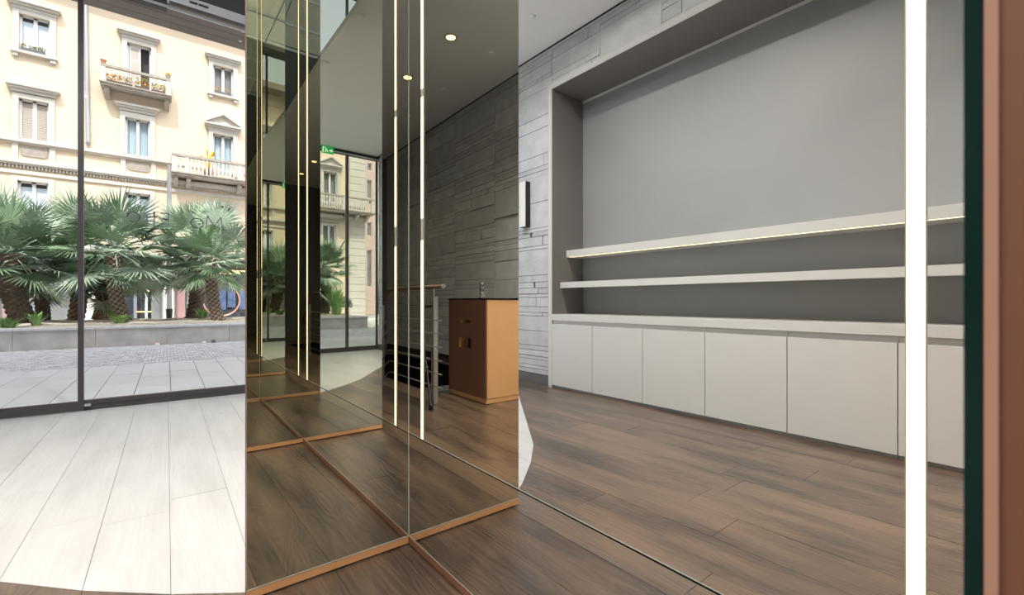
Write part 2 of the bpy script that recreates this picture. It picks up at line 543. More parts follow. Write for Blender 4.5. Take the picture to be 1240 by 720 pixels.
# ---- built-in cabinets, worktop, shelves
dx = [4.045, 3.40, 2.742, 2.089, 1.424, .757, .10, -.56]
names = ['pale grey flat-front cabinet at the stone wall end of the row, narrowest of them',
         'second pale grey flat-front cabinet from the stone wall end',
         'third pale grey flat-front cabinet from the stone wall end',
         'fourth pale grey flat-front cabinet from the stone wall end',
         'fifth pale grey flat-front cabinet from the stone wall, left of the upright light strip',
         'sixth cabinet of the grey row, seen behind the upright light strip',
         'last cabinet of the grey row at the far end from the stone wall']
for k, (x1, x0) in enumerate(zip(dx, dx[1:])):
    t = thing('base_cabinet', names[k], 'cabinet', ((x0 + x1) / 2, 2.45, 0), 0, 'grey cabinets below the worktop')
    G().bx(x0 + .001, x1 - .001, -2.185, NB + .002, .03, .818).build('body', M['joinery'], t)
    G().bx(x0 + .003, x1 - .003, -2.158, -2.182, .031, .774).build('door', M['joinery'], t, bevel=.0015)
    G().bx(x0 + .001, x1 - .001, -2.175, -2.19, 0, .026).build('plinth', M['plinth'], t)
    G().bx(x1 - .006, x1 - .001, -2.1855, -2.186, .775, .818).build('divider', M['shadowgap'], t) if k else None
tag(G().bx(NX0, NX1, -2.158, NB + .002, .82, .895).build('worktop', M['joinery'], bevel=.002),
    'long pale grey worktop running over the flat grey cabinets', 'worktop')
for nm, z0, z1, yf, lab in (('shelf', 1.605, 1.69, -2.41, 'upper grey floating shelf with warm light strip below, in the niche'),
                            ('shelf', 1.217, 1.288, -2.30, 'lower deeper grey floating shelf in the niche above the worktop')):
    t = thing(nm, lab, 'shelf', (1.7, 2.5, z0), 0, 'floating shelves in the niche')
    low = z0 < 1.4
    lip = .014 if low else 0.
    G().bx(NX0, NX1 - .006, yf, yf - .022, z0, z1).bx(NX0, NX1 - .006, yf - .022, NB, z0 + lip, z1).build('board', M['joinery'], t)
    ys = yf - (.03 if low else .023)
    G().bx(NX0 + .03, NX1 - .03, ys, ys - .014, z0 + lip - .002, z0 + lip).build('light_strip', M['led_shelf'], t)

# ---- wall sconce
t = thing('wall_sconce', 'slim black wall lamp with pale front on the stone wall', 'lamp', (4.54, 2.2, 2.02))
G().bx(4.484, 4.60, -2.115, YL, 2.02, 2.61).build('housing', M['black'], t, bevel=.003)
G().bx(4.486, 4.598, -2.105, -2.115, 2.022, 2.608).build('front_plate', M['white'], t)

# ---- downlights
def downlight(x, Y, r, on, label, grp):
    t = thing('downlight', label, 'lamp', (x, -Y, ZC), 0, grp)
    g = G().lathe((x, -Y, ZC), [(r * .72, -.002), (r * .78, -.010), (r, -.008), (r, .0)], 24)
    g.build('trim_ring', M['alu'] if on else M['lamp_off'], t, smooth=False)
    G().lathe((x, -Y, ZC), [(r * .45, -.014), (r * .7, -.010), (r * .7, .0)], 20).build('lens', M['lamp_on'] if on else M['lamp_off'], t)
    if on:
        L = bpy.data.lights.new('downlight_bulb', 'AREA'); L.shape = 'DISK'; L.size = r * 1.2
        L.energy = LAMP_W * on * .29; L.spread = math.radians(100 if x < .5 else 135 if x < 2 else 165); L.color = (.95, .97, 1.) if on > 2.8 else (1., .93, .84) if on > 1 else (1., .8, .55)
        lo = bpy.data.objects.new('bulb', L); C.objects.link(lo); lo.parent = t; lo.location = (0, 0, -.016)
ordn = ['first', 'second', 'third', 'fourth', 'fifth', 'sixth', 'seventh', 'eighth', 'ninth']
for k, (x, f_) in enumerate([(2.6, 2.7), (1.38, 2.5), (.17, 2.0), (-1.05, .15), (-2.26, .12), (-3.5, .12), (-4.72, .1)]):  # the three nearest the door are unseen, added to light the niche
    downlight(x, -1.01, .075, f_, 'lit warm ceiling downlight, %s from the glass door in the middle row' % ordn[k], 'lit downlights of the middle row')
for k, x in enumerate([3.77, 2.55, 1.33, .15, -1.06, -2.27, -3.48]):
    downlight(x, -1.59, .045, 0, 'small unlit ceiling downlight, %s from the glass door along the stone wall' % ordn[k], 'small unlit downlights by the stone wall')
downlight(3.85, -.06, .07, 3.0, 'unseen wide lit ceiling downlight added nearest the glass door at the ceiling edge', 'downlights along the ceiling edge')  # not seen; added to brighten the stone wall and floor by the door
for k, x in enumerate([2.62, 1.38, .15]):
    downlight(x, -.06, .07, 0, 'wide unlit ceiling downlight, %s from the glass door at the ceiling edge' % ordn[k + 1], 'downlights along the ceiling edge')

# ================================================================== MIRROR ALCOVE (three skewed panels)
A0 = (1.8359, -.8329, 0); AR = .0158
LW = 1.7915
def pane(g, x0, x1, y0, y1, z0, z1, face):           # slot 0 mirror face, slot 1 glass edge
    i = len(g.f)
    g.box(x0, x1, y0, y1, z0, z1, 1)
    g.m[i + {'-x': 5, '+x': 3, '+y': 4, '-y': 2}[face]] = 0
    return g
ZJ, ZM = .481, 5.6
def base_feet(t, pts):
    for (x, y) in pts:
        G().box(x - .012, x + .012, y - .012, y + .012, 0, .008).build('foot', M['white'], t, rel=False)
m1 = thing('mirror_panel', 'tinted full-height mirror panel on a copper base, its free edge beside the glass door', 'mirror', A0, AR)
for z0, z1 in ((.037, 3.826), (3.831, ZM)):
    pane(G(), 0, .005, 0.0005, .611, z0, z1, '-x').build('pane', [M['tinted'], M['teal']], m1, rel=False)
G().box(.0055, .04, .001, .6105, .0065, ZM).build('backing', M['copper_dark'], m1, rel=False)
G().box(-.0012, .0055, 0.002, .6105, .007, .0345).build('base', M['copper'], m1, rel=False)
G().box(-.0012, .0002, 0.001, .6108, .0365, .0395).box(-.0015, .0002, 0.0002, .0022, .0395, ZM).build('glass_bevel', M['bevel'], m1, rel=False)
base_feet(m1, [(.025, .57), (.025, .05)])
m2 = thing('mirror_panel', 'long clear wall mirror with warm upright light strips, reflecting the grey niche', 'mirror', A0, AR)
for z0, z1 in ((.037, ZJ - .0025), (ZJ + .0025, 3.826), (3.831, ZM)):
    pane(G(), -LW, -.0005, -.005, 0, z0, z1, '+y').build('pane', [M['clear_mirror'], M['teal']], m2, rel=False)
G().box(-LW - .07, .04, -.04, -.0055, .0065, ZM).build('backing', M['shadowgap'], m2, rel=False)
G().box(-LW + .002, -.002, -.0055, .0012, .007, .0345).build('base', M['copper_dark'], m2, rel=False)  # darker copper gives this base its shade
G().box(-LW, -.001, -.001, .0006, ZJ + .0025, ZJ + .0042).box(-LW, -.001, -.001, .0006, .0365, .0385).build('glass_bevel', M['bevel'], m2, rel=False)
base_feet(m2, [(-.1, -.02), (-1.0, -.02), (-1.7, -.02)])
for xc, segs in ((-.131, [(ZJ + .005, 1.30, 1), (1.30, 1.39, 0), (1.39, 1.888, 1), (1.888, 1.922, 0), (1.922, 5.2, 1)]), (-1.667, [(ZJ + .005, 5.2, 1)])):
    st = G().box(xc - .0118, xc - .0104, -.001, .003, ZJ + .004, 5.2).box(xc + .0104, xc + .0118, -.001, .003, ZJ + .004, 5.2).build('light_channel', M['alu'], m2, rel=False)
    for z0, z1, on in segs:
        G().box(xc - .0100, xc + .0100, .0002, .0022, z0, z1).build('light_strip' if on else 'strip_joint', M['led'] if on else M['led_dim'], st, rel=False)
m3 = thing('mirror_panel', 'near mirror panel with green glass edge and copper end cap, at the right', 'mirror', A0, AR)
for z0, z1 in ((.037, 3.826), (3.831, ZM)):
    pane(G(), -LW - .005, -LW, 0.0005, .611, z0, z1, '+x').build('pane', [M['tinted'], M['teal']], m3, rel=False)
G().box(-LW - .07, -LW - .0055, .001, .609, .0065, ZM).build('backing', M['copper_dark'], m3, rel=False)
G().box(-LW - .0095, -LW - .0056, .6092, .6115, .0065, ZM).build('edge_trim', M['copper_edge'], m3, rel=False)
G().box(-LW - .07, -LW - .0095, .6092, .6105, .0065, ZM).build('end_cap', M['copper_dark'], m3, rel=False)
G().box(-LW - .0055, -LW + .0012, 0.002, .6105, .007, .0345).build('base', M['copper'], m3, rel=False)
base_feet(m3, [(-LW - .03, .57), (-LW - .03, .05)])

# ================================================================== COPPER COUNTER, TAP, RAILING
ct = thing('counter', 'copper coloured counter block with black top and two cut openings', 'counter', (-.543, 1.25, 0))
cx0, cx1, cyf, cyb = -.92, -.165, -.911, -1.62
hl = [(-.654, -.466, .815, .857), (-.69, -.445, .545, .655)]
g = holed(G(), (cx0, cx1, .055, 1.066), hl, cyf, cyf - .02, 'y')
g.build('front_panel', M['copper_dark'], ct)  # shaded front of the counter, put into the darker copper
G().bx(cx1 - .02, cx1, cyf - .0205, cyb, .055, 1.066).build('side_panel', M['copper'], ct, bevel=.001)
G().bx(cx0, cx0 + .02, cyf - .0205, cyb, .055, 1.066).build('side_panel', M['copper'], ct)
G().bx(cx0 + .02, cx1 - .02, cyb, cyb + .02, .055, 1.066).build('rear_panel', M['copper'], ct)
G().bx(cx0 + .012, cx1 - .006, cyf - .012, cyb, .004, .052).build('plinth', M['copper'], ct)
G().bx(cx0 - .005, cx1 + .005, cyf + .005, cyb - .005, 1.067, 1.085).build('top', M['blacktop'], ct, bevel=.002)
for a0, a1, z0, z1 in hl:
    G().bx(a0, a1, cyf - .12, cyf - .13, z0, z1).bx(a0 - .006, a0, cyf - .021, cyf - .13, z0, z1).bx(a1, a1 + .006, cyf - .021, cyf - .13, z0, z1) \
        .build('opening_liner', M['darkroom'], ct)
    G().bx(a0, a0 + .004, cyf - .001, cyf - .12, z0, z1).build('opening_reveal', M['copper'], ct)  # lit jamb coloured copper, shaded jamb dark: light put into the colour
tp = thing('tap', 'chrome mixer tap on the black top of the copper counter', 'tap', (-.55, 1.12, 1.085))
G().lathe((-.55, 1.12, 1.085), [(.032, 0), (.032, .01), (.026, .014), (.024, .10), (.028, .105), (.028, .125), (.02, .13)], 16).build('body', M['chrome'], tp, smooth=True)
G().tube([(-.55, 1.12, 1.17), (-.50, 1.09, 1.185), (-.455, 1.06, 1.185), (-.44, 1.05, 1.165)], [.014, .013, .012, .012], 10).build('spout', M['chrome'], tp, smooth=True)
G().lathe((-.55, 1.12, 1.215), [(.012, 0), (.026, .015), (.026, .05), (.018, .062)], 14).tube([(-.55, 1.12, 1.265), (-.50, 1.10, 1.285)], .007, 8).build('lever', M['chrome'], tp, smooth=True)

rl = thing('stair_railing', 'stainless steel stair railing with thin bars and brown handrail', 'railing', (-.55, .53, 0))
G().bx(-.58, -.52, -.51, -.56, 0, 1.10).build('post', M['steel'], rl, bevel=.002)
G().bx(-2.105, -2.055, -.565, -.595, -.55, 1.0).build('post', M['steel'], rl, bevel=.002)
G().tube([(-.55, .53, 1.10), (-.55, .53, 1.19)], .008, 8).build('bracket', M['steel'], rl)
G().tube([(-2.08, .575, .99), (-2.08, .575, 1.045)], .008, 8).build('bracket', M['steel'], rl)
hr = G().tube([(-.36, .53, 1.2), (-1.0, .535, 1.2), (-1.72, .545, 1.2), (-1.80, .548, 1.18), (-2.6, .575, .68)], .021, 12).build('handrail', mat('handrail_brown', (.20, .12, .08), .35), rl, smooth=True)
G().lathe((0, 0, 0), [(.022, 0), (.025, .004), (.025, .014), (.02, .018)], 14).build('end_cap', M['steel'], hr)
cap = bpy.data.objects['end_cap.001'] if 'end_cap.001' in bpy.data.objects else None
hr.children[0].location = (.55 - .362, 0, 1.2); hr.children[0].rotation_euler = (0, PI / 2, 0)
me = hr.children[0].data
for v in me.vertices: v.co += Vector(ORI['stair_railing']) if 'stair_railing' in ORI else Vector()
for k in range(6):
    z = .184 + .135 * k
    b = G().tube([(-.355, .512, z), (-1.7, .53, z), (-1.80, .533, z - .03), (-2.6, .557, z - .53)], .0065, 8).build('bar', M['steel'], rl, smooth=True)
G().tube([(-.56, .50, 1.0), (-.70, .49, .998)], .012, 8).build('pan_handle', M['black'], rl)  # pan handle of the tripod, fixed here to the railing post
tg = G().tube([(-.309, .372, .012), (-.34, .382, .06), (-.53, .437, .37), (-.75, .498, .72)], [.017, .013, .011, .011], 10)
po = thing('tripod_leg', 'thin black tripod leg with rubber foot leaning against the stair railing', 'tripod', (-.309, .372, 0))
tg.build('shaft', M['black'], po, smooth=True)
G().lathe((-.309, .372, 0), [(.016, 0), (.022, .01), (.02, .05), (.014, .06)], 12).build('rubber_foot', M['black'], po)
G().tube([(-.53, .425, .37), (-.53, .45, .385)], .018, 10).build('clamp', M['black'], po)

# ================================================================== GLASS DOOR FRONT
d1 = empty_struct('door_1', (XD, 0, 0))
def leaf(Y0, Y1, z0, xoff):
    x0, x1 = XD + xoff - .02, XD + xoff + .02
    f = holed(G(), (Y0, Y1, z0, 4.14), [(Y0 + .041, Y1 - .041, z0 + .084, 4.105)], x0, x1).build('door_leaf', M['doorframe'], d1)
    G().bx(XD + xoff - .004, XD + xoff + .004, Y0 + .041, Y1 - .041, z0 + .084, 4.105).build('pane', M['glass'], f)
    return f
leaf(-1.535, -.636, .013, -.025)
leaf(-2.19, -1.495, .013, .025)
fx = G().bx(XD - .005, XD + .045, -.645, 1.58, .002, .062).bx(XD - .012, XD + .052, -.645, 1.58, .055, .095).build('bottom_rail', M['doorframe'], d1)
p1 = G().bx(XD + .016, XD + .024, -.655, 1.58, .095, 4.2).build('pane', M['glass'], d1)
G().bx(XD - .03, XD + .04, 1.55, 1.598, 0, 4.2).build('jamb', M['doorframe'], d1)
G().bx(XD - .05, XD - .02, -.63, -.585, .045, .068).build('floor_guide', M['alu'], d1)
G().bx(XD - .012, XD + .012, -2.19, 1.58, 4.13, 4.152).build('top_track', M['alu'], d1)
G().bx(XD - .06, XD + .04, -2.19, 0.0, 4.10, 4.175).build('operator_box', M['fascia'], d1)
G().bx(XD - .075, XD - .06, -2.19, 0.0, 4.10, 4.12).build('operator_trim', M['alu'], d1)
hd = holed(G(), (.0, 1.58, 4.2, 4.288), [(.19, .262, 4.232, 4.262), (.27, .36, 4.232, 4.262)], XD - .05, XD - .03).build('header', M['header'], d1)
G().bx(XD - .03, XD + .04, .0, 1.58, 4.2, 4.288).build('header_core', M['fascia'], d1)
G().bx(XD - .045, XD + .05, .02, 1.598, 4.289, 5.0).bx(XD - .0, XD + .05, -2.8, .02, 4.19, 5.0).build('fascia', M['fascia'], d1)
w1 = empty_struct('window_1', (XD, 0, 0))
for Y in (-2.75, -1.515, -.63, .3, 1.56):
    G().bx(XD - .03, XD + .03, Y - .022, Y + .022, 5.0, 7.42).build('mullion', M['doorframe'], w1)
G().bx(XD - .05, XD + .05, -2.8, 1.6, 7.42, 7.6).bx(XD - .03, XD + .03, -2.8, 1.6, 5.0, 5.06).build('transom', M['doorframe'], w1)
G().bx(XD - .004, XD + .004, -2.8, 1.6, 5.06, 7.42).bx(XD - .004, XD + .004, -2.8, 1.6, 7.6, 7.75).build('pane', M['glass'], w1)

# vinyl lettering on the fixed pane, readable from the street
def stroke(g, pts, Y0, z0, wid, hgt, t=.011):
    P = [(Y0 - wid * a, z0 + hgt * b) for a, b in pts]
    for (a, b) in zip(P, P[1:]):
        d = math.hypot(b[0] - a[0], b[1] - a[1]); nx, nz = -(b[1] - a[1]) / d * t / 2, (b[0] - a[0]) / d * t / 2
        ex, ez = (b[0] - a[0]) / d * t * .4, (b[1] - a[1]) / d * t * .4
        q = [(a[0] + nx - ex, a[1] + nz - ez), (b[0] + nx + ex, b[1] + nz + ez), (b[0] - nx + ex, b[1] - nz + ez), (a[0] - nx - ex, a[1] - nz - ez)]
        g.prism([(-y, z) for y, z in q], 0, XD + .0245, XD + .026)
circ = [(.5 + .5 * math.cos(a), .5 + .5 * math.sin(a)) for a in [2 * PI * k / 18 for k in range(19)]]
eopen = [(0, .5), (1, .5)] + [(.5 + .5 * math.cos(a), .5 + .5 * math.sin(a)) for a in [PI * 2 * k / 18 * .86 for k in range(1, 19)]]
LET = [('letter', [(0, 0), (.1, 1), (.5, .25), (.9, 1), (1, 0)], .495, 1.852, .155, .135), ('letter', circ, .316, 1.848, .11, .105),
       ('letter', [(1, 0), (0, 0), (0, .5), (.8, .5), (0, .5), (0, 1), (1, 1)], .01, 1.852, .062, .125),
       ('letter', [(.4, 0), (.4, 1), (.4, .68), (0, .68), (1, .68)], -.085, 1.83, .055, .15),
       ('letter', [(0, 0), (0, .7), (.3, 1), (1, 1)], -.165, 1.85, .05, .105), ('letter', eopen, -.222, 1.862, .098, .098)]
for nm, pts, Y0, z0, wd, hg in LET:
    g = G(); stroke(g, pts, Y0, z0, wd, hg); g.build('letter', M['vinyl'], p1)

# exit sign
ex = thing('exit_sign', 'green illuminated exit sign with white running figure above the glass door', 'sign', (XD - .12, 1.09, 4.0))
G().bx(XD - .13, XD - .11, -1.21, -.97, 4.02, 4.16).build('panel', M['green'], ex)
g = G()
xs, xe = XD - .1315, XD - .1302
def poly(g, pts):
    g.prism([(1.09 - (a - .5) * .24, 4.02 + b * .14) for a, b in pts], 0, xs, xe)
poly(g, [(.10, .45), (.22, .72), (.22, .55), (.38, .55), (.38, .36), (.22, .36), (.22, .18)])
poly(g, [(.55, .5), (.66, .72), (.74, .70), (.68, .45), (.76, .15), (.70, .12), (.62, .40), (.50, .14), (.45, .18)])
poly(g, [(.70, .78), (.76, .78), (.78, .84), (.76, .9), (.70, .9), (.68, .84)])
poly(g, [(.84, .1), (.92, .1), (.92, .9), (.84, .9)])
g.build('pictogram', M['white_sign'], ex)
G().bx(XD - .124, XD - .116, -1.1, -1.08, 4.16, 4.18).build('hanger', M['alu'], ex)

# canopy outside and the front of our own building above
cp = thing('canopy', 'brown timber-lined canopy above the glass entrance', 'canopy', (6.1, 0, 4.85))
n = 24
for k in range(10):
    xa = 6.06 + k * .195
    G().bx(xa + .004, xa + .191, -7.0, 3.2, 4.885, 4.91).build('soffit_board', M['soffit'], cp)
G().bx(6.05, 8.02, -7.0, 3.2, 4.91, 5.02).build('roof', M['fascia'], cp)
for x, Y in ((7.45, .86), (7.75, .86)):
    G().lathe((x, -Y, 4.875), [(.02, 0), (.025, .012)], 10).build('spot', M['white'], cp)
struct(holed(G(), (-14., 12., -.1, 15.), [(-2.8, 1.62, -.2, 7.75)], 6.04, 6.3).build('wall_front', M['stucco']))

# ================================================================== STREET
pv = struct(G().bx(6.04, 34, -30, 24, -.2, -.03).build('ground', M['planter']))
Y = -7.0
row = 0
slab_stuff = G()
ns = 0
while Y < 3.2:
    x = 6.31 + (row % 2) * -.45
    while x < 13.95:
        a, b = max(x, 6.31), min(x + .9, 13.98)
        if x > 9.95: break
        b = min(b, 9.95)
        if b - a > .1:
            gg = G().bx(a + .004, b - .004, Y + .004, Y + .331, -.03, random.uniform(-.003, .0))
            if -3.3 < Y < 2.0 and ns < 290:
                gg.build('paving_slab', M['paving'], pv); ns += 1
            else:
                slab_stuff.bx(a + .004, b - .004, Y + .004, Y + .331, -.03, random.uniform(-.003, .0))
        x += .9
    Y += .335; row += 1
setts = G(); rd = random.Random(3)
for i in range(36):
    for j in range(92):
        x0 = 9.955 + i * .112; y0 = -7.0 + j * .112 + (i % 2) * .056; t_ = rd.uniform(-.006, .003)
        setts.bx(x0 + .006, x0 + .106, y0 + .006, y0 + .106, -.03, t_)
stuff(setts.build('paving_setts', M['sett'], pv))
stuff(slab_stuff.build('paving_field', M['paving'], pv))
struct(G().bx(6.0, 6.31, -2.8, 1.62, -.06, .0).build('trim_6', M['skirt']))

pl = thing('planter', 'low grey concrete planter wall along the pavement with palms', 'planter', (14, 0, 0))
for k in range(-4, 5):
    a, b = max(-5.1, k * 1.3), (k + 1) * 1.3
    if b > a: G().bx(14.0, 14.2, a + .003, b - .003, -.03, .42).build('wall_block', M['planter'], pl)
    if b > a: G().bx(13.965, 14.24, a + .002, b - .002, .42, .475).build('coping_stone', M['coping'], pl, bevel=.006)
G().bx(14.2, 19.4, -5.1, -4.9, -.03, .47).bx(19.2, 19.4, -4.9, 6.5, -.03, .45).build('side_wall', M['planter'], pl)
# soil: gently mounded grid
def soilz(x, Y):
    return .41 + .13 * math.sin(min(1, max(0, (x - 14.2) / 5.0)) * PI) + .015 * math.sin(x * 5 + Y * 3) + .012 * math.sin(Y * 7.3)
g = G()
nx, ny = 20, 60
for i in range(nx):
    for j in range(ny):
        xa, xb = 14.2 + 5.0 * i / nx, 14.2 + 5.0 * (i + 1) / nx
        ya, yb = -4.9 + 11.4 * j / ny, -4.9 + 11.4 * (j + 1) / ny
        g.quad([(xa, -ya, soilz(xa, ya)), (xa, -yb, soilz(xa, yb)), (xb, -yb, soilz(xb, yb)), (xb, -ya, soilz(xb, ya))])
stuff(g.build('soil', M['soil'], pl, smooth=True))
for k, (x, Y, c, lab) in enumerate([(13.85, -.185, 'yellow', 'small ground light with yellow face at the foot of the planter'),
                                    (13.85, .739, 'oldstone', 'small pale ground light at the foot of the planter, middle of three'),
                                    (13.85, .947, 'black', 'small dark ground light at the foot of the planter, rightmost')]):
    t = thing('ground_light', lab, 'lamp', (x, -Y, 0), 0, 'ground lights along the planter')
    G().lathe((x, -Y, 0), [(.05, 0), (.05, .03), (.035, .05)], 12).build('housing', M['white'] if c != 'black' else M['skirt'], t)
    G().lathe((x, -Y, .05), [(.03, 0), (.025, .02)], 12).build('face', M[c], t)

# ---- fan palms
def frond_mesh(seed, pet, R):
    rd = random.Random(seed)
    g = G()
    path = [(0, 0, 0), (pet * .5, 0, pet * .06), (pet, 0, -pet * .02)]
    g.tube(path, [.016, .012, .008], 4, 1, cap=False)
    n = 32
    c = Vector(path[-1])
    for k in range(n):
        a = math.radians(-118 + 236 * k / (n - 1) + rd.uniform(-3, 3))
        L = R * (1 - .25 * abs(a) / 2.06) * rd.uniform(.88, 1.05)
        dirv = Vector((math.cos(a), math.sin(a), .18 * math.cos(a) + .12))
        side = Vector((-math.sin(a), math.cos(a), 0))
        w0 = .019
        p0 = c
        p1 = c + dirv * (L * .45)
        p2 = c + dirv * L + Vector((0, 0, -.16 * L * rd.uniform(.6, 1.7)))
        up = Vector((0, 0, .012))
        i = len(g.v)
        g.v += [tuple(p0), tuple(p1 - side * w0), tuple(p1 - up), tuple(p1 + side * w0), tuple(p2)]
        for f in ((0, 2, 1), (0, 3, 2), (1, 2, 4), (2, 3, 4)):
            g.f.append(tuple(i + q for q in f)); g.m.append(0)
    return g
FR = [frond_mesh(11, .62, .62).mesh('frond', [M['leaf'], M['leaf_pale']]),
      frond_mesh(12, .75, .66).mesh('frond', [M['leaf_pale'], M['leaf_pale']]),
      frond_mesh(13, .52, .58).mesh('frond', [M['leaf'], M['leaf_pale']])]
def palm(label, base, top, r0, r1, nfr, size, seed, scar=False, low=-.95):
    rd = random.Random(seed)
    bz = soilz(base[0], base[1]) - .03
    B = Vector((base[0], -base[1], bz)); T = Vector((top[0], -top[1], top[2]))
    t = thing('fan_palm', label, 'palm', B, 0, 'fan palms in the planter')
    K = 30
    path = [B.lerp(T, k / K) + Vector((0, .10 * math.sin(PI * k / K) * (1 if seed % 2 else -1), 0)) for k in range(K + 1)]
    rad = [r0 + (r1 - r0) * k / K for k in range(K + 1)]
    rad[0] *= 1.15
    wob = lambda k, j: 1 + (.13 if (k + j) % 2 else -.09) + rd.uniform(-.04, .04)
    g = G().tube(path, rad, 12, 0, True, wob)
    if scar:
        for q in range(len(g.f)):
            if len(g.f[q]) == 4 and ((q // 12) + q) % 2: g.m[q] = 1
    g.build('trunk', [M['trunk'], M['trunk_l']], t)
    tl = T - B
    for k in range(nfr):
        az = k * 2.39996 + rd.uniform(-.2, .2)
        el = math.radians(78) * (1 - k / (nfr - 1)) + low * (k / (nfr - 1)) + rd.uniform(-.12, .12)
        o = bpy.data.objects.new('frond', FR[rd.choice([0, 1, 2]) if k < nfr * .8 else rd.choice([1, 2])])
        C.objects.link(o); o.parent = t
        s = size * rd.uniform(.85, 1.12)
        o.location = tl + Vector((0, 0, rd.uniform(-.12, .1)))
        o.rotation_euler = (rd.uniform(-.35, .35), -el, az)
        o.scale = (s, s, s)
    return t
palm('thick leaning fan palm with dark shaggy trunk at the far left', (16.2, -2.79), (16.0, -2.98, 2.20), .22, .21, 38, 1.30, 1)
palm('slimmer fan palm with reddish trunk just behind the leftmost thick palm', (17.1, -2.62), (17.0, -2.90, 1.9), .14, .13, 28, 1.15, 2)
palm('curving fan palm with diamond-scarred trunk, in the middle of the planter', (16.0, -.92), (16.0, -1.12, 2.45), .155, .135, 40, 1.32, 3, True)
palm('short fan palm with low drooping fronds left of the diamond-scarred palm', (17.4, -1.55), (17.5, -1.57, 1.62), .16, .15, 26, .85, 4, False, -1.0)
palm('small fan palm tucked right behind the short drooping palm', (17.9, -1.32), (17.9, -1.30, 1.75), .17, .15, 22, .85, 5, False, -1.0)
palm('fan palm with straight brown trunk in front of the pink shop window', (17.5, .66), (17.5, .68, 2.60), .20, .18, 40, 1.40, 6)
palm('fan palm with rough trunk standing in front of the copper ring', (15.6, 1.19), (15.6, 1.06, 2.30), .155, .14, 36, 1.22, 7, True)
palm('fan palm whose crown shows behind the dark door stile', (18.0, -2.1), (17.9, -2.1, 2.55), .18, .16, 34, 1.3, 8)
palm('fan palm at the planter end, seen only in the mirrors', (16.6, -4.2), (16.6, -4.2, 2.5), .22, .2, 32, 1.2, 9)

def tuft(name, label, cat, x, Y, n, h, sp, m, seed, broad=.02):
    rd = random.Random(seed); z = soilz(x, Y) - .01
    t = thing(name, label, cat, (x, -Y, z))
    g = G()
    for k in range(n):
        a = rd.uniform(0, 2 * PI); r = rd.uniform(0, sp * .4); hh = h * rd.uniform(.5, 1.05); le = rd.uniform(.1, sp)
        p = Vector((x + r * math.cos(a), -Y + r * math.sin(a), z)); d = Vector((math.cos(a), math.sin(a), 0)); s = Vector((-math.sin(a), math.cos(a), 0)) * broad
        p1 = p + d * le * .4 + Vector((0, 0, hh * .7)); p2 = p + d * le + Vector((0, 0, hh))
        g.quad([p - s * .6, p + s * .6, p1 + s, p1 - s]); g.quad([p1 - s, p1 + s, p2])
    stuff(g.build('blades', M[m], t))
tuft('grass_tuft', 'low grass tuft on the soil at the left picture edge', 'plant', 15.0, -2.85, 60, .26, .3, 'grass', 21)
tuft('weed', 'bright green weed at the foot of the leaning left palms', 'plant', 15.2, -2.45, 26, .34, .2, 'weed', 22, .035)
tuft('weed', 'leafy weed at the foot of the diamond-scarred palm', 'plant', 15.5, -.95, 40, .26, .26, 'weed', 23, .035)
tuft('weed', 'broad-leaved weed beside the straight brown palm trunk', 'plant', 16.6, .85, 30, .34, .25, 'weed', 24, .035)
tuft('weed', 'tall weed behind the diamond-scarred palm trunk', 'plant', 17.0, -1.22, 26, .45, .2, 'weed', 25, .035)
tuft('ornamental_grass', 'tall pale green ornamental grass, seen in the mirror', 'plant', 15.5, -4.35, 170, 1.25, .55, 'grass', 26, .014)
sh = thing('round_shrub', 'rounded grey-green shrub by the planter end, seen in the mirror', 'shrub', (15.6, 4.78, soilz(15.6, -4.78) - .02))
g = G(); rd = random.Random(5)
for k in range(900):
    a, b = rd.uniform(0, 2 * PI), math.acos(rd.uniform(-.2, 1))
    rr = rd.uniform(.82, 1.0)
    c = Vector((15.6 + .27 * rr * math.sin(b) * math.cos(a), 4.78 + .27 * rr * math.sin(b) * math.sin(a), .87 + .38 * rr * math.cos(b)))
    u = Vector((rd.uniform(-1, 1), rd.uniform(-1, 1), rd.uniform(-1, 1))).normalized() * .035; v = u.cross(Vector((rd.uniform(-1, 1), rd.uniform(-1, 1), .3))).normalized() * .025
    g.quad([c - u, c - v, c + u, c + v])
stuff(g.build('foliage', M['cloud'], sh))
G().tube([(15.6, 4.78, .4), (15.6, 4.78, .8)], .03, 6).build('stem', M['trunk'], sh)
lp = thing('lamp_post', 'slim grey post with black foot behind the planter', 'post', (19.8, -.06, 0))
G().lathe((19.8, -.06, 0), [(.085, 0), (.085, .5), (.10, .78), (.06, .82)], 12).build('foot', M['black'], lp)
G().lathe((19.8, -.06, .8), [(.075, 0), (.07, 3.5), (.05, 5.0)], 12).build('shaft', M['polemat'], lp)

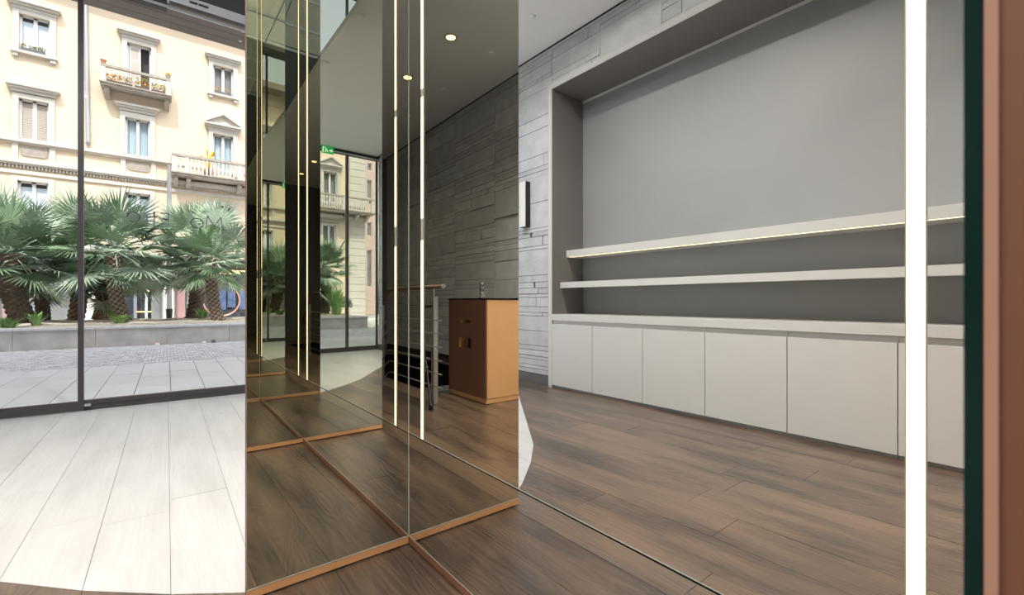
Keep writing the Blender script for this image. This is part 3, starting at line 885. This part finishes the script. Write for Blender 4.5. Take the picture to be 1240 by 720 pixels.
# ================================================================== FACADE ACROSS THE STREET
XF = 23.0
bl = thing('apartment_building', 'cream rendered apartment building with pale stucco window surrounds', 'building', (XF, 0, 0))
def fb(g, Y0, Y1, z0, z1, d1, d0=0., m=0):           # block standing d1 proud of the facade
    return g.bx(XF - d1, XF - d0, Y0, Y1, z0, z1, m)
WIN = []
def window(Y0, Y1, z0, z1, style, hood, surround=(.155, .15), sill=True, hz=None, seed=0):
    WIN.append((Y0, Y1, z0, z1))
    sw, sh_ = surround
    g = G()
    fb(g, Y0 - sw, Y0, z0, z1 + sh_, .07); fb(g, Y1, Y1 + sw, z0, z1 + sh_, .07); fb(g, Y0, Y1, z1, z1 + sh_, .07)
    fb(g, Y0 - sw * .45, Y0, z0, z1 + sh_ * .4, .085, .07); fb(g, Y1, Y1 + sw * .45, z0, z1 + sh_ * .4, .085, .07)
    w = g.build('window_surround', M['stucco'], bl)
    h0 = z1 + sh_ if hz is None else hz
    if hood in ('flat', 'ped'):
        g = G()
        fb(g, Y0 - sw - .02, Y1 + sw + .02, h0, h0 + .12, .10)
        e = .14
        fb(g, Y0 - sw - e + .06, Y1 + sw + e - .06, h0 + .12, h0 + .18, .20); fb(g, Y0 - sw - e, Y1 + sw + e, h0 + .18, h0 + .25, .27)
        if hood == 'ped':
            ya, yb, yc = Y0 - sw - e, Y1 + sw + e, (Y0 + Y1) / 2
            zb_ = h0 + .25
            g.prism([(-ya, zb_), (-yb, zb_), (-yc, zb_ + .40)], 0, XF - .12, XF)
            for p, q in (((ya, zb_), (yc, zb_ + .40)), ((yb, zb_), (yc, zb_ + .40))):
                g.prism([(-p[0], p[1]), (-q[0], q[1]), (-q[0], q[1] + .10), (-p[0], p[1] + .08)], 0, XF - .27, XF)
        g.build('hood', M['stucco'], w)
    if sill:
        g = G(); fb(g, Y0 - sw - .05, Y1 + sw + .05, z0 - .08, z0, .16)
        fb(g, Y0 - sw, Y0 - sw + .14, z0 - .20, z0 - .08, .11); fb(g, Y1 + sw - .14, Y1 + sw, z0 - .20, z0 - .08, .11)
        g.build('sill', M['stucco'], w)
    yc = (Y0 + Y1) / 2
    g = G(); D = -.13
    def fr_(a, b, c, d, t=.04): g.bx(XF - D - t, XF - D, a, b, c, d)
    fr_(Y0, Y0 + .06, z0, z1); fr_(Y1 - .06, Y1, z0, z1); fr_(Y0, Y1, z1 - .06, z1); fr_(Y0, Y1, z0, z0 + .06)
    if style != 'open': fr_(yc - .05, yc + .05, z0, z1)
    g.build('sash', M['winframe'], w)
    back = XF + .2
    if style == 'shutter':
        for ya, yb in ((Y0 + .06, yc - .05), (yc + .05, Y1 - .06)):
            g = G(); n = 22
            for k in range(n):
                za = z0 + .06 + (z1 - z0 - .16) * k / n; hh = (z1 - z0 - .16) / n
                g.quad([(XF + .10, -ya, za), (XF + .10, -yb, za), (XF + .125, -yb, za + hh), (XF + .125, -ya, za + hh)])
                g.quad([(XF + .125, -ya, za + hh), (XF + .125, -yb, za + hh), (XF + .10, -yb, za + hh), (XF + .10, -ya, za + hh)])
            stuff(g.build('slats', M['shutter'], w))
        G().bx(back, back + .02, Y0, Y1, z0, z1).build('interior', M['darkroom'], w)
    elif style == 'curtain':
        for ya, yb in ((Y0 + .03, yc), (yc, Y1 - .03)):
            g = G(); n = 24
            for k in range(n):
                a0, a1 = ya + (yb - ya) * k / n, ya + (yb - ya) * (k + 1) / n
                x0, x1 = XF + .22 + .03 * math.sin(k * 1.9), XF + .22 + .03 * math.sin((k + 1) * 1.9)
                g.quad([(x0, -a0, z0), (x1, -a1, z0), (x1, -a1, z1), (x0, -a0, z1)])
            g.build('curtain', M['curtain'], w, smooth=True)
        G().bx(XF + .14, XF + .145, Y0 + .06, Y1 - .06, z0 + .06, z1 - .06).build('pane', M['winglass'], w)
        G().bx(XF + .3, XF + .32, Y0, Y1, z0, z1).build('interior', M['darkroom'], w)
    elif style == 'blind':
        G().bx(XF + .15, XF + .16, Y0 + .06, Y1 - .06, z0 + .06, z1 - .18).build('blind', M['blind'], w)
        G().bx(XF + .14, XF + .145, Y0 + .06, Y1 - .06, z0 + .06, z1 - .06).build('pane', M['winglass'], w)
        G().bx(back, back + .02, Y0, Y1, z0, z1).build('interior', M['darkroom'], w)
    elif style == 'dark':
        G().bx(XF + .14, XF + .145, Y0 + .06, Y1 - .06, z0 + .06, z1 - .06).build('pane', M['winglass'], w)
        G().bx(back, back + .02, Y0, Y1, z0, z1).build('interior', M['shopgrey'], w)
    else:  # half-open balcony door: one shuttered leaf shut, the other open on a dark room
        s = G().bx(XF + .09, XF + .12, Y0 + .05, yc + .04, z0, z1 - .05).build('shutter_leaf', M['winframe'], w)
        for za, zb_ in ((z0 + .1, z0 + .5), (z0 + .58, z0 + 1.25), (z0 + 1.33, z1 - .13)):
            G().bx(XF + .084, XF + .09, Y0 + .11, yc - .02, za, zb_).build('louvre_panel', M['shutter'], w)
        G().bx(XF + .3, XF + .32, Y0, Y1, z0, z1).build('interior', M['darkroom'], w)
    return w
window(-4.10, -3.335, 9.78, 11.09, 'blind', 'flat', sill=True)
window(-4.11, -3.367, 6.72, 8.14, 'shutter', 'flat', hz=8.34, sill=False)
window(-1.228, -.50, 9.19, 11.07, 'open', 'flat', sill=False)
window(-1.284, -.538, 6.72, 8.17, 'curtain', 'flat', (.16, .20), hz=8.40, sill=False)
window(1.555, 2.282, 9.86, 11.08, 'dark', 'flat', sill=True)
window(1.545, 2.282, 6.45, 8.165, 'curtain', 'ped', hz=8.31, sill=False)
window(-4.14, -3.376, 3.70, 5.27, 'blind', '', (.15, .14), sill=False)
window(-1.27, -.53, 3.70, 5.27, 'blind', '', (.15, .14), sill=False)
window(1.554, 2.273, 3.65, 5.15, 'blind', '', (.15, .14), sill=False)
window(-6.82, -6.07, 6.45, 8.38, 'dark', 'ped', hz=8.52, sill=False)
window(-6.76, -6.03, 3.64, 5.40, 'dark', '', (.15, .14), sill=True)
SHOPS = [(-4.9, -2.75, .1, 2.9), (-1.75, -.12, .1, 2.9), (.22, .98, .1, 2.9), (1.06, 3.3, .1, 2.9)]
holed(G(), (-8.42, 9.0, -.1, 13.4), WIN + SHOPS, XF, XF + .12).build('wall', M['render'], bl)
G().bx(XF + .5, XF + 9, -8.42, 9.0, -.1, 13.4).build('core', M['darkroom'], bl)
G().bx(XF + .0, XF + .5, -8.42, -8.30, -.1, 13.4).build('gable_wall', M['render'], bl)
# string courses, frieze with dentils, apron panels, pilaster strips
g = G(); fb(g, -8.45, .16, 6.60, 6.70, .16); fb(g, -8.45, .16, 6.55, 6.60, .10); fb(g, .16, 9, 6.60, 6.70, .05)
g.build('string_course', M['stucco'], bl)
g = G(); fb(g, -8.45, 9, 5.86, 5.97, .20); fb(g, -8.45, 9, 5.80, 5.86, .13); fb(g, -8.45, 9, 5.50, 5.62, .07)
g.build('string_course', M['stucco'], bl)
g = G()
for k in range(140):
    yy = -8.4 + k * .09
    fb(g, yy, yy + .045, 5.70, 5.79, .09)
stuff(g.build('dentils', M['stucco'], bl))
for Y0 in (-4.10, -1.25):
    g = G(); fb(g, Y0 - .17, Y0 - .02, 5.97, 6.55, .06); fb(g, Y0 + .75, Y0 + .90, 5.97, 6.55, .06)
    g.build('apron_pier', M['stucco'], bl)
    g = G()
    g.prism([(-(Y0 + .03), 6.20), (-(Y0 + .10), 6.14), (-(Y0 + .63), 6.14), (-(Y0 + .70), 6.20), (-(Y0 + .70), 6.48), (-(Y0 + .03), 6.48)], 0, XF - .035, XF)
    a = g.build('apron_panel', M['oldstone'], bl)
    G().lathe((0, 0, 0), [(.05, 0), (.03, .03)], 10).build('rosette', M['oldstone'], a)
    ro = a.children[0]
    for v in ro.data.vertices: v.co = Vector((-v.co.z + XF - .035, v.co.x - (Y0 + .36), v.co.y + 6.32)) - Vector((0, 0, 0))
    for v in ro.data.vertices: pass
for Y0, Y1 in ((-2.75, -1.75), (-.12, .22), (.98, 1.06)):
    G().bx(XF - .05, XF, Y0, Y1, -.03, 3.2).build('shop_pier', M['shopwhite'] if Y0 == -2.75 else M['stucco'], bl)
g = G()
for k in range(17):
    fb(g, -8.45, -7.52, -.03 + k * .42, .37 + k * .42, .06)
for k in range(15):
    fb(g, -8.45, -7.55, 7.12 + k * .42, 7.52 + k * .42, .06)
stuff(g.build('quoins', M['stucco'], bl))
G().bx(XF - .9, XF + .5, -8.6, 9.2, 13.4, 13.6).bx(XF - 1.0, XF - .9, -8.6, 9.2, 13.38, 13.72).build('eave', M['soffit'], bl)
G().tube([(XF - .07, 2.40, 13.3), (XF - .07, 2.40, 12), (XF - .07, 2.33, 7.0), (XF - .07, 2.33, 6.86)], [.062, .062, .062, .075], 12).build('downpipe', M['pipe'], bl, smooth=True)

def balcony_slab(name, label, Y0, Y1, zs, zt, dep, balusters, posts, brackets):
    t = thing(name, label, 'balcony', (XF - dep / 2, -(Y0 + Y1) / 2, zs - .3))
    g = G(); g.bx(XF - dep, XF, Y0, Y1, zs - .10, zs).bx(XF - dep - .04, XF, Y0 - .03, Y1 + .03, zs - .045, zs - .005).build('slab', M['oldstone'], t)
    G().bx(XF - dep - .01, XF - dep + .11, Y0, Y1, zt - .09, zt).bx(XF - dep, XF, Y0, Y0 + .1, zt - .09, zt).bx(XF - dep, XF, Y1 - .1, Y1, zt - .09, zt).build('coping', M['oldstone'], t)
    for y in posts:
        G().bx(XF - dep, XF - dep + .10, y, y + .14, zs, zt - .09).build('post', M['stucco'], t)
    for y in brackets:
        g = G(); pts = [(XF, zs - .10), (XF - dep * .75, zs - .10), (XF - dep * .75, zs - .22), (XF - dep * .45, zs - .34), (XF - .1, zs - .46), (XF, zs - .46)]
        g.prism(pts, 1, -y, -(y + .15)).build('bracket', M['oldstone'], t)
    if balusters:
        bm = G().lathe((0, 0, 0), [(.045, 0), (.045, .04), (.028, .07), (.052, .2), (.045, .27), (.024, .4), (.03, .43), (.024, .46), (.045, .52), (.045, zt - zs - .09)], 8).mesh('baluster', M['stucco'], smooth=True)
        L = ORI[t.name]
        for y in balusters:
            o = bpy.data.objects.new('baluster', bm); C.objects.link(o); o.parent = t
            o.location = (XF - dep + .05 - L[0], -y - L[1], zs - L[2])
    return t
balcony_slab('balcony', 'small stone balcony with flowers in front of the half-open shuttered door', -1.95, .12, 9.17, 9.80, .62, [], [-1.95, -.02], [-1.86, -.08])
bal = [y for y in [.30 + .125 * k for k in range(2)]] + [.75 + .135 * k for k in range(12)] + [2.55 + .135 * k for k in range(10)]
balcony_slab('balcony', 'long stone balcony with balusters below the pedimented window', .14, 4.2, 6.17, 6.87, .8, bal, [.15, .56, 2.38, 3.95], [.2, .62, 2.4, 3.9])
bal = [-8.3 + .135 * k for k in range(20)]
balcony_slab('balcony', 'corner stone balcony with balusters, seen only in the mirror', -8.7, -5.3, 6.2, 6.98, .9, bal, [-8.65, -5.5, -7.0], [-8.5, -7.9, -7.3, -5.6])
# plants on the sills and balconies
def flowers(name, label, x, Y0, Y1, z, cols, n, h, box, seed):
    rd = random.Random(seed)
    t = thing(name, label, 'flower box', (x, -(Y0 + Y1) / 2, z), 0, 'planted boxes on the cream facade')
    G().bx(x - .06, x + .06, Y0, Y1, z, z + .11).build('box', M[box], t)
    for ci, cn in enumerate(cols):
        g = G()
        for k in range(n):
            a = rd.uniform(Y0, Y1); hh = rd.uniform(.05, h); s = rd.uniform(.02, .045) * (1 if ci == 0 else .8)
            c = Vector((x + rd.uniform(-.1, .08), -a, z + .1 + hh)); u = Vector((rd.uniform(-1, 1), rd.uniform(-1, 1), rd.uniform(-1, 1))).normalized() * s
            v = u.cross(Vector((rd.uniform(-1, 1), rd.uniform(-1, 1), .2))).normalized() * s * .7
            g.quad([c - u, c - v, c + u, c + v])
        stuff(g.build('leaves' if ci == 0 else 'petals', M[cn], t))
flowers('flower_box', 'box of dry brown plants on the top left window sill', XF - .08, -4.05, -3.45, 9.781, ['dryleaf', 'weed'], 70, .14, 'skirt', 1)
flowers('flower_box', 'box with red flowers at the left of the small stone balcony', XF - .50, -1.78, -1.05, 9.171, ['weed', 'red'], 110, .26, 'trunk', 2)
flowers('flower_box', 'box with tall red and yellow flowers in the middle of the small balcony', XF - .50, -.98, -.55, 9.171, ['weed', 'red', 'yellow'], 60, .36, 'trunk', 3)
flowers('flower_box', 'box with yellow and violet flowers at the right of the small balcony', XF - .50, -.48, -.05, 9.171, ['weed', 'violet', 'yellow'], 60, .26, 'trunk', 4)
flowers('flower_box', 'box of thin plants on the top right window sill', XF - .08, 1.60, 2.22, 9.861, ['dryleaf', 'yellow'], 30, .20, 'skirt', 5)
t = thing('flower_pot', 'small red clay pot on the left end of the balcony rail', 'pot', (XF - .56, 1.87, 9.8))
G().lathe((XF - .56, 1.87, 9.8), [(.06, 0), (.085, .12), (.095, .12), (.095, .15)], 12).build('pot', M['terracotta'], t)
t = thing('flower_pot', 'small pot with yellow plant on the right end of the balcony rail', 'pot', (XF - .56, -.03, 9.8))
G().lathe((XF - .56, -.03, 9.8), [(.06, 0), (.08, .10), (.085, .12)], 12).build('pot', M['oldstone'], t)
g = G(); rd = random.Random(9)
for k in range(30):
    c = Vector((XF - .56 + rd.uniform(-.08, .08), -.03 + rd.uniform(-.09, .09), 9.94 + rd.uniform(0, .1))); u = Vector((rd.uniform(-1, 1), rd.uniform(-1, 1), rd.uniform(-1, 1))).normalized() * .04; v = u.cross(Vector((0, .3, 1))).normalized() * .03
    g.quad([c - u, c - v, c + u, c + v])
stuff(g.build('leaves', M['yellow'], t))
t = thing('potted_plant', 'yellow-green arching plant behind the baluster rail below the pediment', 'plant', (XF - .45, -1.35, 6.17))
G().lathe((XF - .45, -1.35, 6.17), [(.12, 0), (.16, .28), (.17, .3)], 12).build('pot', M['terracotta'], t)
g = G(); rd = random.Random(4)
for k in range(13):
    a = rd.uniform(0, 2 * PI); r = rd.uniform(.25, .5); h = rd.uniform(.4, .9)
    d = Vector((math.cos(a) * .5, math.sin(a), 0)); p = Vector((XF - .45, -1.35, 6.45))
    pts = [p, p + d * r * .4 + Vector((0, 0, h * .8)), p + d * r * .8 + Vector((0, 0, h)), p + d * r * 1.1 + Vector((0, 0, h * .9))]
    s = Vector((-math.sin(a), math.cos(a), 0)) * .03
    for q0, q1 in zip(pts, pts[1:]): g.quad([q0 - s, q0 + s, q1 + s, q1 - s])
g.build('leaves', M['yellow'], t)

# shop fronts at street level
def shop(Y0, Y1, back, items):
    s = G().bx(XF + .06, XF + .09, Y0, Y0 + .05, .1, 2.9).bx(XF + .06, XF + .09, Y1 - .05, Y1, .1, 2.9).bx(XF + .06, XF + .09, Y0, Y1, 2.82, 2.9).bx(XF + .06, XF + .09, Y0, Y1, .1, .16).build('shop_window', M['polemat'], bl)
    G().bx(XF + .07, XF + .08, Y0 + .05, Y1 - .05, .16, 2.82).build('pane', M['winglass'], s)
    G().bx(XF + .46, XF + .48, Y0, Y1, .1, 2.9).build('display_back', M[back], s)
    G().bx(XF + .1, XF + .46, Y0, Y1, .1, .2).build('display_floor', M['shopwhite'], s)
    for (a, b, z0, z1, m, nm) in items:
        G().bx(XF + .25, XF + .40, a, b, z0, z1).build(nm, M[m], s)
shop(-4.9, -2.75, 'shopgrey', [(-4.55, -4.45, .2, 2.6, 'shoppink', 'curtain_strip'), (-4.3, -4.1, .2, 1.5, 'shoppink', 'curtain_strip'), (-3.45, -3.2, 1.25, 1.65, 'bluecloth', 'display_screen'), (-3.0, -2.8, .2, .8, 'polemat', 'display_box')])
shop(-1.75, -.12, 'shopdark', [(-1.05, -.95, .2, 2.0, 'polemat', 'rack_post'), (-.7, -.62, .2, 2.2, 'shopwhite', 'rack_post'), (-.5, -.15, .2, 2.6, 'shopgrey', 'mannequin_panel'), (-1.0, -.5, .62, .66, 'shoplamp', 'lit_shelf'), (-.75, -.45, 1.45, 1.5, 'shoplamp', 'lit_shelf'), (-1.7, -1.25, .2, .75, 'shopwhite', 'display_box'), (-.9, -.45, 1.95, 2.03, 'shoplamp', 'lit_sign')])
shop(.22, .98, 'shopwhite', [(.3, .6, .2, 1.9, 'shoppink', 'dress'), (.65, .95, .4, 1.6, 'shopgrey', 'dress'), (.28, .95, 1.55, 1.7, 'red', 'banner'), (.8, .95, 1.7, 2.3, 'red', 'banner')])
shop(1.06, 3.3, 'shopdark', [(1.2, 3.2, 2.25, 2.42, 'shoplamp', 'lamp_row'), (1.7, 2.05, .7, 1.7, 'bluecloth', 'garment'), (2.1, 2.4, .8, 1.75, 'bluecloth', 'garment'), (2.55, 2.9, .7, 1.7, 'bluecloth', 'garment'), (2.62, 2.7, 1.55, 1.68, 'shoplamp', 'lamp_row')])
rg = G()
pts = [(XF - .12, -1.85 + .66 * math.cos(a), 1.10 + .66 * math.sin(a)) for a in [2 * PI * k / 48 for k in range(49)]]
rg.tube(pts, .032, 8, 0, False)
tag(rg.build('ring_sculpture', M['ringmat'], smooth=True), 'large copper ring standing before the dark shop window', 'ring')
struct(G().bx(19.45, 23.4, -20, 12, -.03, .05).build('trim_7', M['paving']))

# pink house beyond the corner
pk = thing('pink_house', 'pinkish house beyond the street corner, seen only in the mirror', 'house', (32, 12.5, 0))
wl = [(-12.48, -12.13, 11.55, 12.15), (-12.48, -12.10, 9.3, 10.8), (-12.48, -12.1, 6.3, 7.4), (-12.48, -12.1, 2.2, 5.2)]
holed(G(), (-13.0, -9.0, 0, 15), wl, 32, 32.2).build('wall', M['pink'], pk)
G().bx(32.2, 36, -13.0, -9.0, 0, 15).build('core', M['pink'], pk)
for a, b, c, d in wl:
    s = holed(G(), (a, b, c, d), [(a + .04, b - .04, c + .06, d - .06)], 32.08, 32.14).build('window_frame', M['winframe'], pk)
    G().bx(32.1, 32.11, a + .04, b - .04, c + .06, d - .06).build('pane', M['winglass'], s)
    G().bx(32.17, 32.19, a, b, c, d).build('shutter', M['shopgrey'], s)
